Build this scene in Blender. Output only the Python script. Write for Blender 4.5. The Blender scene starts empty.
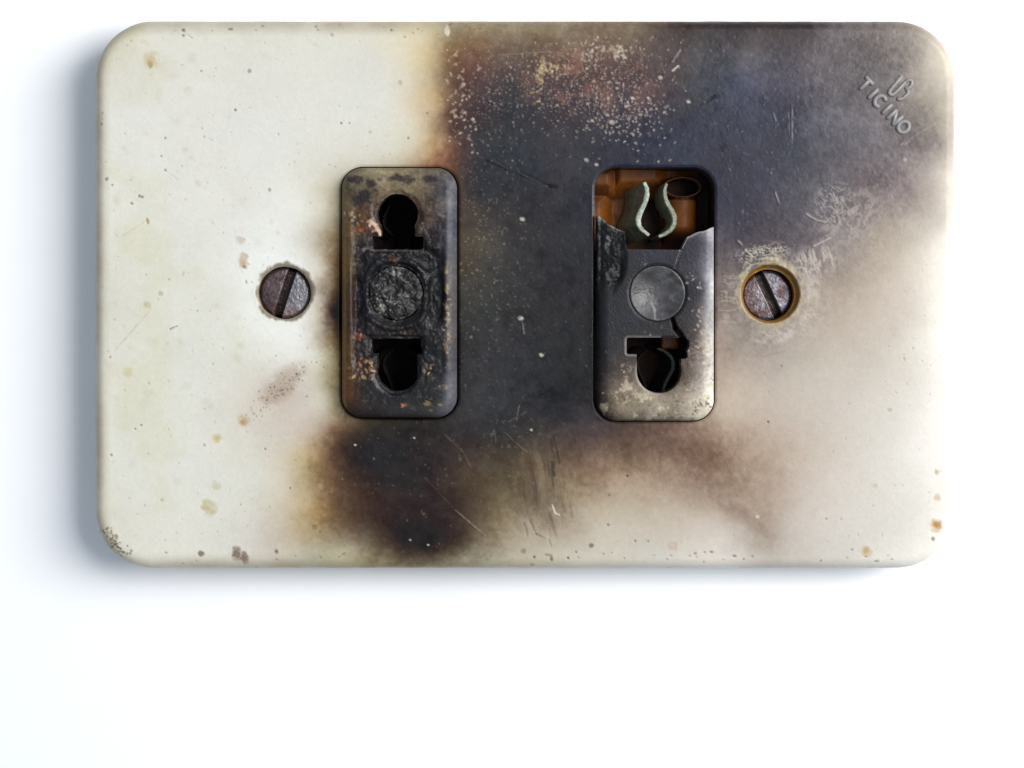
import bpy, bmesh, math
import numpy as np
from mathutils import Vector

# ------------------------------------------------------------------ scene, camera, light
sc = bpy.context.scene
sc.unit_settings.system = 'METRIC'
sc.unit_settings.scale_length = 0.01            # one unit = one centimetre
K = 0.014                                       # centimetres per drawing unit (cover plate is about 12 cm wide)
CX, CY = 512.0, 297.0
TABLE = -62.0                                   # level of the table top below the face of the plate

cam_d = bpy.data.cameras.new('camera')
cam = bpy.data.objects.new('camera', cam_d)
sc.collection.objects.link(cam)
sc.camera = cam
CAM_H = 26.0
cam_d.sensor_width = 36.0
cam_d.lens = CAM_H / (1024 * K) * 36.0
cam_d.shift_y = -(384 - CY) / 1024.0
cam_d.clip_start = 0.1
cam_d.clip_end = 500
cam.location = (0, 0, CAM_H)
cam.rotation_euler = (0, 0, 0)

world = bpy.data.worlds.new('World')
sc.world = world
world.use_nodes = True
bg = world.node_tree.nodes['Background']
bg.inputs['Color'].default_value = (0.74, 0.85, 1.0, 1)
bg.inputs['Strength'].default_value = 0.46

def area(name, loc, target, size, size_y, power, color):
    l = bpy.data.lights.new(name, 'AREA')
    l.shape = 'RECTANGLE'; l.size = size; l.size_y = size_y
    l.energy = power; l.color = color
    o = bpy.data.objects.new(name, l)
    sc.collection.objects.link(o)
    o.location = loc
    o.rotation_euler = (Vector(target) - Vector(loc)).to_track_quat('-Z', 'Y').to_euler()
    return o
LIGHT_AT, LIGHT_W = (31.0, 10.0, 34.0), 33000.0
area('window_light', LIGHT_AT, (2, 0, 0), 26, 34, LIGHT_W * 1.08, (1.0, 0.985, 0.955))

sc.view_settings.view_transform = 'Standard'
sc.view_settings.look = 'None'
sc.view_settings.exposure = 0.0
sc.view_settings.gamma = 1.0

# ------------------------------------------------------------------ helpers
rng = np.random.default_rng(7)
def lin(c):
    c = np.asarray(c, float) / 255.0
    return np.where(c <= 0.04045, c / 12.92, ((c + 0.055) / 1.055) ** 2.4)

_tabs = {}
def vnoise(x, y, seed=0):
    if seed not in _tabs:
        _tabs[seed] = np.random.default_rng(seed + 100).random((256, 256))
    t = _tabs[seed]
    xi = np.floor(x).astype(int); yi = np.floor(y).astype(int)
    fx = x - xi; fy = y - yi
    fx = fx * fx * (3 - 2 * fx); fy = fy * fy * (3 - 2 * fy)
    a = t[yi % 256, xi % 256]; b = t[yi % 256, (xi + 1) % 256]
    c = t[(yi + 1) % 256, xi % 256]; d = t[(yi + 1) % 256, (xi + 1) % 256]
    return (a * (1 - fx) + b * fx) * (1 - fy) + (c * (1 - fx) + d * fx) * fy
def fbm(x, y, scale, seed=0, octs=4, gain=0.5):
    v = 0; a = 1; s = 0
    for i in range(octs):
        v = v + a * vnoise(x / scale * 2 ** i + 17.3 * i, y / scale * 2 ** i + 5.1 * i, seed + i)
        s += a; a *= gain
    return v / s                                # 0..1, mean .5
def sm(a, b, v):
    t = np.clip((v - a) / (b - a), 0, 1)
    return t * t * (3 - 2 * t)
def rrect(x, y, x0, y0, x1, y1, r):
    cx, cy = (x0 + x1) / 2, (y0 + y1) / 2
    qx = np.abs(x - cx) - (x1 - x0) / 2 + r
    qy = np.abs(y - cy) - (y1 - y0) / 2 + r
    return np.hypot(np.maximum(qx, 0), np.maximum(qy, 0)) + np.minimum(np.maximum(qx, qy), 0) - r
def circ(x, y, cx, cy, r): return np.hypot(x - cx, y - cy) - r
def seg(x, y, x0, y0, x1, y1):
    dx, dy = x1 - x0, y1 - y0
    t = np.clip(((x - x0) * dx + (y - y0) * dy) / (dx * dx + dy * dy + 1e-9), 0, 1)
    return np.hypot(x - x0 - t * dx, y - y0 - t * dy), t
def rbf(pts, X, Y, soft=14.0, warp=0.0, seed=3):
    """smooth colour field through hand-read stain colours (sRGB)"""
    p = np.array([q[:2] for q in pts], float); c = np.array([q[2:5] for q in pts], float)
    d = np.sqrt(((p[:, None] - p[None]) ** 2).sum(-1) + soft ** 2)
    w = np.linalg.solve(d + np.eye(len(p)) * -0.5, c)
    if warp:
        nx = (fbm(X, Y, 45, seed) - .5) * 2 * warp; ny = (fbm(X, Y, 45, seed + 9) - .5) * 2 * warp
    else: nx = ny = 0
    xx = X + nx; yy = Y + ny
    out = np.zeros(X.shape + (3,))
    for i in range(len(p)):
        dd = np.sqrt((xx - p[i, 0]) ** 2 + (yy - p[i, 1]) ** 2 + soft ** 2)
        out += dd[..., None] * w[i]
    return np.clip(out, 8, 290)

def mat(name, color=None, attr=None, rough=0.5, spec=0.5, metal=0.0, grain=0.08, grain_scale=14.0,
        bump=0.15, bump_scale=20.0, rough_var=0.12):
    m = bpy.data.materials.new(name); m.use_nodes = True
    nt = m.node_tree; n = nt.nodes; L = nt.links
    b = n['Principled BSDF']
    tc = n.new('ShaderNodeTexCoord')
    no = n.new('ShaderNodeTexNoise'); no.inputs['Scale'].default_value = grain_scale
    no.inputs['Detail'].default_value = 6; no.inputs['Roughness'].default_value = 0.65
    L.new(tc.outputs['Object'], no.inputs['Vector'])
    mr = n.new('ShaderNodeMapRange')
    mr.inputs['From Min'].default_value = 0.3; mr.inputs['From Max'].default_value = 0.7
    mr.inputs['To Min'].default_value = 1 - grain; mr.inputs['To Max'].default_value = 1 + grain
    L.new(no.outputs['Fac'], mr.inputs['Value'])
    mul = n.new('ShaderNodeVectorMath'); mul.operation = 'SCALE'
    if attr:
        a = n.new('ShaderNodeAttribute'); a.attribute_name = attr
        L.new(a.outputs['Color'], mul.inputs[0])
        g = n.new('ShaderNodeAttribute'); g.attribute_name = 'gloss'
        src = g.outputs['Fac']
    else:
        mul.inputs[0].default_value = color
        src = None
    L.new(mr.outputs['Result'], mul.inputs['Scale'])
    L.new(mul.outputs['Vector'], b.inputs['Base Color'])
    rv = n.new('ShaderNodeMapRange')
    rv.inputs['From Min'].default_value = 0.3; rv.inputs['From Max'].default_value = 0.7
    rv.inputs['To Min'].default_value = rough - rough_var; rv.inputs['To Max'].default_value = min(1, rough + rough_var)
    no2 = n.new('ShaderNodeTexNoise'); no2.inputs['Scale'].default_value = grain_scale * .35
    no2.inputs['Detail'].default_value = 5
    L.new(tc.outputs['Object'], no2.inputs['Vector'])
    L.new(no2.outputs['Fac'], rv.inputs['Value'])
    if src is not None:
        ad = n.new('ShaderNodeMath'); ad.operation = 'ADD'; ad.use_clamp = True
        L.new(rv.outputs['Result'], ad.inputs[0]); L.new(src, ad.inputs[1])
        L.new(ad.outputs[0], b.inputs['Roughness'])
    else:
        L.new(rv.outputs['Result'], b.inputs['Roughness'])
    b.inputs['Specular IOR Level'].default_value = spec
    b.inputs['Metallic'].default_value = metal
    nb = n.new('ShaderNodeTexNoise'); nb.inputs['Scale'].default_value = bump_scale
    nb.inputs['Detail'].default_value = 5
    L.new(tc.outputs['Object'], nb.inputs['Vector'])
    bp = n.new('ShaderNodeBump'); bp.inputs['Strength'].default_value = bump; bp.inputs['Distance'].default_value = 0.02
    L.new(nb.outputs['Fac'], bp.inputs['Height'])
    L.new(bp.outputs['Normal'], b.inputs['Normal'])
    return m

def link(name, me, material, parent=None, label=None):
    o = bpy.data.objects.new(name, me)
    sc.collection.objects.link(o)
    if material and not me.materials: me.materials.append(material)
    if parent: o.parent = parent
    if label: o['label'] = label
    return o

def to_world(x, y, z): return np.stack([(x - CX) * K, (CY - y) * K, z * K], -1)

def field(name, box, step, sdf, height, zlow, paint, wallcol, material, parent=None, label=None, gloss=None, relief=0.0):
    """Sheet of fine quads inside sdf<0, its rim snapped to the outline, its height from height(x,y), with walls down to zlow.
    paint(X,Y)->sRGB-like albedo (linear 0..1)"""
    x0, y0, x1, y1 = box
    nx = int((x1 - x0) / step) + 1; ny = int((y1 - y0) / step) + 1
    gx = x0 + np.arange(nx) * step; gy = y0 + np.arange(ny) * step
    X, Y = np.meshgrid(gx, gy)
    C = paint(X, Y)
    G = gloss(X, Y) if gloss else np.zeros_like(X)
    keep = sdf((X[:-1, :-1] + X[1:, 1:]) / 2, (Y[:-1, :-1] + Y[1:, 1:]) / 2) < 0
    # drop specks of cells hanging by a corner
    nb = np.zeros_like(keep, int)
    nb[1:] += keep[:-1]; nb[:-1] += keep[1:]; nb[:, 1:] += keep[:, :-1]; nb[:, :-1] += keep[:, 1:]
    keep &= nb >= 2
    cnt = np.zeros((ny, nx), int)
    for a in (0, 1):
        for b in (0, 1):
            cnt[a:ny - 1 + a, b:nx - 1 + b] += keep
    rim = (cnt > 0) & (cnt < 4)
    rim[0] = cnt[0] > 0; rim[-1] = cnt[-1] > 0; rim[:, 0] = cnt[:, 0] > 0; rim[:, -1] = cnt[:, -1] > 0
    rx = X[rim]; ry = Y[rim]
    e = 0.25
    for _ in range(3):
        s = sdf(rx, ry)
        dx = (sdf(rx + e, ry) - sdf(rx - e, ry)) / (2 * e); dy = (sdf(rx, ry + e) - sdf(rx, ry - e)) / (2 * e)
        g2 = dx * dx + dy * dy + 1e-6
        mv = np.clip(s / g2, -1.2 * step, 1.2 * step)
        mv = np.where(g2 < .05, 0, mv)
        rx = rx - mv * dx; ry = ry - mv * dy
    X = X.copy(); Y = Y.copy(); X[rim] = rx; Y[rim] = ry
    Z = height(X, Y)
    if relief:                                   # flecks stand proud, pits and scratches sink a little
        lu = np.clip(C, 0, .8).mean(-1) ** .5
        def box_mean(a, r):
            for ax in (0, 1):
                p = np.pad(a, [(r + 1, r) if k == ax else (0, 0) for k in (0, 1)], mode='edge').cumsum(ax)
                a = (np.take(p, range(2 * r + 1, p.shape[ax]), ax) - np.take(p, range(0, p.shape[ax] - 2 * r - 1), ax)) / (2 * r + 1)
            return a
        Z = Z + np.clip(lu - box_mean(lu, 4), -.25, .35) * relief
    used = cnt > 0
    idx = -np.ones((ny, nx), int); idx[used] = np.arange(used.sum())
    V = to_world(X[used], Y[used], Z[used]); col = C[used]; glo = G[used]
    q = np.stack([idx[:-1, :-1], idx[1:, :-1], idx[1:, 1:], idx[:-1, 1:]], -1)[keep]
    # boundary edges (directed as in their quad)
    e_all = np.concatenate([q[:, [0, 1]], q[:, [1, 2]], q[:, [2, 3]], q[:, [3, 0]]])
    n = len(V)
    key = np.minimum(e_all[:, 0], e_all[:, 1]) * n + np.maximum(e_all[:, 0], e_all[:, 1])
    u, inv, c = np.unique(key, return_inverse=True, return_counts=True)
    be = e_all[c[inv.ravel()] == 1]
    bv = np.unique(be)
    m = -np.ones(n, int); m[bv] = np.arange(len(bv))
    PX = X[used][bv]; PY = Y[used][bv]; PZ = Z[used][bv]
    rings = []; rcol = []; rg = []
    wc, wmix = wallcol(PX, PY)
    for k, t in enumerate((0, 0.12, 0.5, 1.0)):
        z = PZ * (1 - t) + zlow * t
        rings.append(to_world(PX, PY, z))
        cc = col[bv] if k == 0 and False else col[bv] * (1 - wmix[:, None]) + wc * wmix[:, None]
        rcol.append(cc); rg.append(glo[bv])
    faces = [q]
    nb_ = len(bv)
    for k in range(3):
        a = n + k * nb_; b = a + nb_
        faces.append(np.stack([m[be[:, 1]] + a, m[be[:, 0]] + a, m[be[:, 0]] + b, m[be[:, 1]] + b], -1))
    V = np.concatenate([V] + rings); col = np.concatenate([col] + rcol); glo = np.concatenate([glo] + rg)
    F = np.concatenate(faces).astype(np.int32)
    me = bpy.data.meshes.new(name)
    me.vertices.add(len(V)); me.vertices.foreach_set('co', V.astype(np.float32).ravel())
    me.loops.add(F.size); me.loops.foreach_set('vertex_index', F.ravel())
    me.polygons.add(len(F))
    me.polygons.foreach_set('loop_start', np.arange(0, F.size, 4, dtype=np.int32))
    me.polygons.foreach_set('use_smooth', np.ones(len(F), bool))
    me.update(calc_edges=True)
    at = me.attributes.new('stain', 'FLOAT_COLOR', 'POINT')
    at.data.foreach_set('color', np.concatenate([np.clip(col, 0, 1), np.ones((len(V), 1))], 1).astype(np.float32).ravel())
    at = me.attributes.new('gloss', 'FLOAT', 'POINT')
    at.data.foreach_set('value', glo.astype(np.float32))
    me.validate()
    return link(name, me, material, parent, label)

def dab(C, X, Y, x, y, r, col, a=1.0, asp=1.0, ang=0.0, soft=0.5):
    """one small stain / fleck painted into the colour grid"""
    st = X[0, 1] - X[0, 0]
    R = r * max(asp, 1) + 2
    j0 = max(int((x - R - X[0, 0]) / st), 0); j1 = int((x + R - X[0, 0]) / st) + 2
    i0 = max(int((y - R - Y[0, 0]) / st), 0); i1 = int((y + R - Y[0, 0]) / st) + 2
    xx = X[i0:i1, j0:j1] - x; yy = Y[i0:i1, j0:j1] - y
    if xx.size == 0: return
    u = (xx * math.cos(ang) + yy * math.sin(ang)) / asp; v = -xx * math.sin(ang) + yy * math.cos(ang)
    d = np.hypot(u, v) / r
    if r > 1.5: d = d + (fbm(X[i0:i1, j0:j1], Y[i0:i1, j0:j1], 4.0, 19, 3) - .5) * .9
    w = a * (1 - sm(1 - soft, 1 + soft * .6, d))
    if r > 1.5: w = w * np.clip(.35 + 1.1 * fbm(X[i0:i1, j0:j1], Y[i0:i1, j0:j1], 3.2, 18, 2), 0, 1)
    C[i0:i1, j0:j1] = C[i0:i1, j0:j1] * (1 - w[..., None]) + np.array(col, float) * w[..., None]

def line(C, X, Y, pts, width, col, a=1.0, rag=0.0, seed=0):
    for (ax, ay), (bx, by) in zip(pts[:-1], pts[1:]):
        st = X[0, 1] - X[0, 0]; R = width + 3
        j0 = max(int((min(ax, bx) - R - X[0, 0]) / st), 0); j1 = int((max(ax, bx) + R - X[0, 0]) / st) + 2
        i0 = max(int((min(ay, by) - R - Y[0, 0]) / st), 0); i1 = int((max(ay, by) + R - Y[0, 0]) / st) + 2
        xx = X[i0:i1, j0:j1]; yy = Y[i0:i1, j0:j1]
        if xx.size == 0: continue
        d, t = seg(xx, yy, ax, ay, bx, by)
        if rag: d = d + (fbm(xx, yy, 5, seed) - .45) * rag
        w = a * (1 - sm(width * .4, width * 1.1, d))
        C[i0:i1, j0:j1] = C[i0:i1, j0:j1] * (1 - w[..., None]) + np.array(col, float) * w[..., None]

# how strongly the plate is lit along its width (to read base colours back from the photographed ones)
def E(x, y):
    wx = (x - CX) * K; wy = (CY - y) * K
    L = np.array(LIGHT_AT); ax = L - np.array((2.0, 0, 0)); ax = ax / np.linalg.norm(ax)
    dx = L[0] - wx; dy = L[1] - wy; dz = L[2]
    d = np.sqrt(dx * dx + dy * dy + dz * dz)
    return LIGHT_W / math.pi ** 2 * (dz / d) * ((dx * ax[0] + dy * ax[1] + dz * ax[2]) / d) / d ** 2 + 0.33

M_PLATE = mat('stained_ivory_plastic', attr='stain', rough=0.42, spec=0.28, grain=0.035, grain_scale=16, bump=0.10, bump_scale=26)
M_CHAR = mat('charred_bakelite', attr='stain', rough=0.5, spec=0.30, grain=0.28, grain_scale=18, bump=0.3, bump_scale=30)
M_DISC = mat('polished_grey_bakelite', attr='stain', rough=0.42, spec=0.4, grain=0.3, grain_scale=10, bump=0.25, bump_scale=30)
M_SCREW = mat('rusty_screw_steel', attr='stain', rough=0.45, spec=0.5, metal=0.55, grain=0.35, grain_scale=22, bump=0.7, bump_scale=22)
M_AMBER = mat('amber_bakelite', color=(0.20, 0.06, 0.012), rough=0.3, spec=0.5, grain=0.35, grain_scale=3, bump=0.15, bump_scale=8)
M_SOOT = mat('sooty_bakelite', color=(0.012, 0.009, 0.008), rough=0.7, spec=0.12, grain=0.4, bump=0.5)
M_SOOTAMBER = mat('scorched_amber_bakelite', color=(0.02, 0.008, 0.004), rough=0.6, spec=0.12, grain=0.5, grain_scale=4, bump=0.3)
M_CLIP = mat('corroded_brass', color=(0.19, 0.205, 0.14), rough=0.5, spec=0.5, metal=0.2, grain=0.45, grain_scale=10, bump=0.6, bump_scale=20)
M_VERD = mat('verdigris_edge', color=(0.29, 0.32, 0.26), rough=0.6, spec=0.4, metal=0.1, grain=0.55, grain_scale=16, bump=0.5, bump_scale=20)
M_PAPER = mat('white_table_top', color=(0.90, 0.905, 0.92), rough=0.75, spec=0.2, grain=0.008, grain_scale=2, bump=0.03, bump_scale=30, rough_var=0.03)

# ------------------------------------------------------------------ the table
me = bpy.data.meshes.new('table_top')
s = 60; z = TABLE * K
me.from_pydata([(-s, -s, z), (s, -s, z), (s, s, z), (-s, s, z)], [], [(0, 1, 2, 3)])
o = link('table_top', me, M_PAPER); o['kind'] = 'structure'
o['label'] = 'plain white surface the burnt socket lies on'

root = bpy.data.objects.new('wall_socket', None)
sc.collection.objects.link(root)
root.empty_display_size = 1
root.location = (0, 0, TABLE * K)
root['label'] = 'burnt ivory double wall socket with a soot-blackened middle lying on a white surface'
root['category'] = 'wall socket'

def child_of_root(o):
    o.parent = root
    o.location = (o.location[0] - root.location[0], o.location[1] - root.location[1], o.location[2] - root.location[2])
    return o

# ------------------------------------------------------------------ cover plate
OUT = (93.8, 20.0, 956.5, 569.2, 58.0)
INS_L = (342.0, 168.0, 457.0, 417.5, 21.0)
INS_R = (596.0, 168.5, 713.5, 420.5, 21.0)
SCR_L = (285.0, 292.5, 27.0)
SCR_R = (770.5, 294.0, 28.5)
def plate_sdf(x, y):
    s = rrect(x, y, *OUT) + (fbm(x, y, 60, 33, 4) - .5) * 1.4
    s = np.maximum(s, -rrect(x, y, INS_L[0] - 1.4, INS_L[1] - 1.4, INS_L[2] + 1.6, INS_L[3] + 1.6, 22.5))
    s = np.maximum(s, -rrect(x, y, INS_R[0] - 1.4, INS_R[1] - 1.4, INS_R[2] + 1.6, INS_R[3] + 1.4, 22.5))
    wob = (fbm(x, y, 9, 21) - .5) * 1.6
    s = np.maximum(s, -circ(x, y, 284.6, 292.8, 26.2) - wob * .5)
    return np.maximum(s, -circ(x, y, 769.6, 295.0, 25.8) - wob * .5)
def plate_h(x, y):
    s = rrect(x, y, *OUT)
    R = 11.0
    t = np.clip(R + s, 0, R)
    h = -R + np.sqrt(np.maximum(R * R - t * t, 0))
    h = h * 1.0
    for b in (INS_L, INS_R):
        d = rrect(x, y, b[0] - 1.4, b[1] - 1.4, b[2] + 1.5, b[3] + 1.5, 22.5)
        h = h - 1.2 * (1 - sm(0, 2.2, d))
    for cx, cy, r in (SCR_L, SCR_R):
        d = circ(x, y, cx, cy, r)
        h = h - (2.0 if cx < 500 else 8.0) * (1 - sm(-2.5, 1.5, d + (fbm(x, y, 9, 4) - .5) * 1.5))
    # roughened crust round the right screw
    d = circ(x, y, SCR_R[0], SCR_R[1], SCR_R[2])
    h = h + sm(14, 4, d) * (fbm(x, y, 5, 31) - .5) * 1.8 * sm(40, -10, y - SCR_R[1])
    h = h + (fbm(x, y, 120, 41, 2) - .5) * 1.2 + (fbm(x, y, 7, 45, 3) - .5) * 0.10
    # gouges
    for (a, b, c, d_, w, dep) in ((520, 172, 550, 187, 2.4, .4),
                                  (495, 160, 520, 175, 2.0, .2), (548, 186, 556, 187, 2.4, .5), (706, 102, 714, 96, 2, .7)):
        q, t = seg(x, y, a, b, c, d_)
        h = h - dep * (1 - sm(0, w, q))
    return h

PTS = [
 # ivory, left third
 (100,60,222,220,208),(100,300,220,218,205),(100,540,222,220,206),(130,100,231,230,222),(180,60,230,228,218),(250,40,228,226,215),(250,120,232,231,224),
 (180,200,232,231,222),(120,200,230,229,219),(330,60,230,228,218),(330,120,231,230,222),(380,60,228,225,214),(380,120,230,228,218),(250,200,231,230,222),
 (150,300,229,228,217),(220,300,228,227,217),(130,400,228,227,217),(200,400,228,227,218),(240,360,226,225,214),(150,500,227,226,216),(220,500,226,225,214),
 (200,550,225,223,212),(260,480,222,220,208),(250,530,217,213,203),(300,160,231,230,221),(300,240,229,227,218),
 # tan edge of the burn, top
 (405,90,224,217,198),(425,60,212,192,152),(422,100,215,195,160),(418,140,218,205,180),(436,40,205,188,155),(436,100,192,164,126),(434,140,194,164,126),
 (440,160,150,108,80),(400,158,212,204,182),(360,160,222,218,205),(448,80,112,88,72),(447,120,106,82,70),(452,55,135,108,80),
 (460,100,95,75,70),(465,60,120,90,75),(458,145,88,66,62),(470,140,72,66,70),
 # top strip
 (450,30,175,162,132),(500,30,150,136,112),(560,30,150,135,112),(620,30,130,113,95),(680,28,78,68,66),(740,28,72,66,68),(800,28,76,70,72),(850,30,125,118,118),
 (480,45,132,105,82),(540,48,118,96,80),(600,50,105,85,78),(650,50,100,86,82),(700,50,92,88,90),(760,50,98,94,98),(820,50,108,102,106),(870,50,116,110,110),(905,45,138,130,124),
 # char field
 (490,80,88,70,70),(520,90,66,64,68),(545,80,90,72,74),(580,80,84,68,70),(620,75,92,74,74),(660,85,86,72,74),(700,90,76,78,84),(745,90,80,82,98),
 (490,130,62,60,64),(540,130,58,58,66),(590,120,64,60,68),(640,130,64,62,74),(690,140,66,68,82),(740,140,68,70,82),(790,110,74,74,86),(790,150,76,78,88),
 (480,180,58,56,60),(530,200,52,52,58),(575,180,54,54,62),(570,240,50,50,56),(520,260,52,52,56),(480,260,78,74,68),(468,300,68,66,62),(500,300,58,57,58),
 (550,310,50,50,54),(480,350,56,56,60),(530,360,50,50,54),(580,360,44,44,48),(470,410,58,58,62),(520,400,54,54,57),(565,405,46,44,48),(585,300,46,46,52),
 (725,180,66,68,80),(725,230,76,74,84),(770,190,76,76,88),(770,230,84,80,88),(830,160,98,96,104),(820,120,98,98,108),(850,90,104,100,104),
 # upper right corner
 (880,70,122,116,116),(910,70,148,140,134),(940,60,232,220,202),(895,105,126,120,120),(925,110,152,143,134),(942,110,194,184,170),(870,135,112,108,114),
 (905,145,120,113,114),(935,150,162,151,145),(945,180,240,230,215),(870,180,118,110,112),(905,190,140,128,128),(925,200,178,166,158),(945,250,262,256,246),
 (845,200,118,112,114),(840,235,138,128,126),(880,240,175,162,150),(915,240,210,200,186),(810,215,108,102,106),(800,250,118,110,112),
 # right of right insert
 (722,270,112,102,102),(730,300,138,126,120),(722,340,165,150,138),(735,370,185,170,156),(760,350,170,158,150),(745,330,150,140,132),(810,280,165,150,142),
 (850,285,182,168,155),(880,300,205,192,178),(920,320,236,228,216),(948,330,280,276,268),(820,330,190,178,165),(870,350,212,202,190),(910,380,234,228,218),
 (800,370,200,190,178),(850,400,218,210,200),(730,410,200,184,168),(780,410,205,192,180),(945,430,275,270,264),(890,450,238,234,226),(830,440,216,206,194),
 (780,450,192,174,159),(740,440,172,151,135),(705,435,150,128,112),(680,440,126,103,90),(705,465,128,105,92),(735,470,156,136,120),(735,500,168,149,134),
 (770,490,186,167,152),(765,538,176,163,150),(800,520,212,202,192),(850,520,228,222,214),(900,520,236,232,224),(945,520,265,262,254),(850,556,226,222,214),
 (720,525,208,196,184),(700,495,174,156,140),(660,488,172,152,134),(670,530,208,198,184),(660,555,214,210,200),(740,556,222,216,208),
 # bottom centre
 (640,440,110,89,78),(610,440,98,80,72),(590,430,84,72,72),(640,465,140,118,99),(600,470,140,116,98),(630,500,188,172,152),(600,520,198,186,168),(620,550,210,204,190),
 (575,450,100,82,72),(570,490,150,132,108),(575,530,185,172,155),(560,556,205,198,182),(545,430,72,64,62),(530,450,94,80,66),(545,480,126,108,88),(530,500,110,95,78),
 (545,530,160,145,125),(520,540,178,166,146),(505,440,60,56,54),(490,470,90,78,64),(500,500,118,104,82),(480,500,88,74,58),(490,530,140,124,100),(500,558,178,170,150),
 (470,440,58,52,52),(465,480,80,66,56),(460,520,70,57,48),(460,545,80,66,54),(430,440,50,47,48),(430,480,52,45,46),(430,520,52,42,42),(430,553,62,51,44),
 (400,440,44,43,45),(400,480,46,42,44),(402,515,52,43,40),(400,550,62,50,42),(320,563,184,180,160),(400,564,118,106,86),(430,564,124,112,92),(470,563,154,146,124),(370,440,44,43,46),(352,470,64,52,48),(376,500,64,50,45),(380,530,68,54,46),(375,557,138,124,98),
 (345,440,66,52,44),(335,465,98,74,58),(336,500,116,92,70),(346,530,118,98,78),(335,425,132,108,88),(320,450,150,122,92),(318,480,150,124,92),(325,510,150,120,84),(345,555,186,180,158),
 (312,430,190,172,152),(305,460,190,170,132),(310,500,184,160,122),(305,535,182,164,132),(290,480,208,196,172),(290,520,202,188,164),(300,557,200,194,176),
 (270,545,205,196,182),(265,410,212,202,188),(290,385,208,198,186),(310,400,212,204,192),(300,430,206,192,176),(285,440,212,202,188),
 # browned rim left of the left insert, the insert's soft shadow painted in with it
 (333,200,196,186,160),(334,230,162,145,116),(335,265,124,100,76),(334,292,88,66,48),(335,315,52,38,34),(333,345,122,102,72),(333,380,150,136,104),(333,405,176,166,138),
 (320,215,222,218,204),(320,270,216,208,190),(321,315,196,184,164),(311,315,224,220,209),(311,270,226,223,213),(320,360,208,202,182),(318,400,214,208,192),(308,300,227,225,215),(310,350,226,223,212),
 (340,425,118,96,76),(325,415,190,176,156),
]
def plate_paint(X, Y):
    # the smooth stain field is evaluated on a coarser lattice, then refined
    st = 4.0
    xs = np.arange(90, 964, st); ys = np.arange(14, 578, st)
    XX, YY = np.meshgrid(xs, ys)
    coarse = rbf(PTS, XX, YY, soft=9.0, warp=4.0)
    wx = (fbm(X, Y, 24, 51, 6, .68) - .5) * 16; wy = (fbm(X, Y, 24, 61, 6, .68) - .5) * 16
    fx = np.clip((X + wx - xs[0]) / st, 0, len(xs) - 1.01); fy = np.clip((Y + wy - ys[0]) / st, 0, len(ys) - 1.01)
    xi = fx.astype(int); yi = fy.astype(int); fx = (fx - xi)[..., None]; fy = (fy - yi)[..., None]
    C = (coarse[yi, xi] * (1 - fx) + coarse[yi, xi + 1] * fx) * (1 - fy) + (coarse[yi + 1, xi] * (1 - fx) + coarse[yi + 1, xi + 1] * fx) * fy
    lum = C.mean(-1)
    dark = sm(190, 90, lum); mid = np.exp(-((lum - 130) / 45) ** 2)
    # grime and mottling
    n1 = fbm(X, Y, 30, 71, 6, .62) - .5; n2 = fbm(X, Y, 5, 81, 3, .7) - .5
    C += (n1 * (8 + 32 * mid + 3 * dark) + n2 * (5 + 26 * mid + 9 * dark))[..., None] * np.array([1, .97, .92])
    C[..., 0] -= 1 * dark; C[..., 1] -= 1.5 * dark; C[..., 2] -= (3 - 1 * sm(600, 760, X)) * dark
    nv = (fbm(X * 1.0, Y * 1.0, 60, 91, 4) - .5)[..., None]
    C += nv * dark[..., None] * np.array([12, 5, 0])
    # yellowed clouds on the ivory
    cl = sm(.54, .75, fbm(X, Y, 70, 95, 4)) * (1 - dark) * sm(420, 300, X)
    C -= cl[..., None] * np.array([5, 6, 14])
    # dirty rounded edge
    s = rrect(X, Y, *OUT)
    ed = sm(-18, -4, s) * (0.55 + .9 * (fbm(X, Y, 26, 99, 4) - .3)) * sm(700, 300, X)
    lt = sm(110, 200, lum)
    C = C * (1 - (.52 * ed * lt)[..., None]) + np.array([140, 124, 96]) * (.52 * ed * lt)[..., None]
    # fine dust speckle on the char
    sp = sm(.70, .86, fbm(X, Y, 2.6, 105, 2)) * dark
    zone = .25 + sm(80, 10, np.hypot((X - 480) / 1.0, (Y - 270) / 2.2)) * 1.0 + .6 * sm(60, 0, np.hypot(X - 510, Y - 440))
    C += (sp * zone * 38)[..., None] * np.array([1, .92, .8])
    # dusty grey bloom on the upper right char
    bl = sm(.5, .8, fbm(X, Y * 1.2, 34, 111, 5, .6)) * dark * sm(620, 800, X) * sm(330, 200, Y)
    C += (bl * 9)[..., None] * np.array([1.05, 1, 1])
    def flame(cx, cy, rx, ry, col, lo, hi, sc_, seed, amt, ang=0):
        nonlocal C
        dx = X - cx; dy = Y - cy
        u = dx * math.cos(ang) + dy * math.sin(ang); v = -dx * math.sin(ang) + dy * math.cos(ang)
        m = sm(1, .35, np.hypot(u / rx, v / ry))
        r = 1 - np.abs(fbm(u * 1.0, v * 2.2, sc_, seed, 5, .6) - .5) * 2
        w = (m * sm(lo, hi, r) * amt)[..., None]
        C = C * (1 - w) + np.array(col, float) * w
    # pale scuffed veins, upper right and round the right screw
    flame(850, 218, 52, 36, (182, 172, 166), .78, .99, 16, 121, .6, -.7)
    flame(835, 205, 30, 30, (196, 188, 182), .84, 1.0, 9, 125, .6, .8)
    flame(815, 262, 22, 34, (205, 196, 186), .78, .98, 14, 127, .75, 1.3)
    flame(762, 254, 40, 15, (212, 204, 184), .80, .97, 7, 131, .7, -.15)
    dd = np.hypot(X - 770, Y - 295) + (fbm(X, Y, 14, 191, 4) - .5) * 10
    an = np.degrees(np.arctan2(Y - 295, X - 770))
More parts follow.
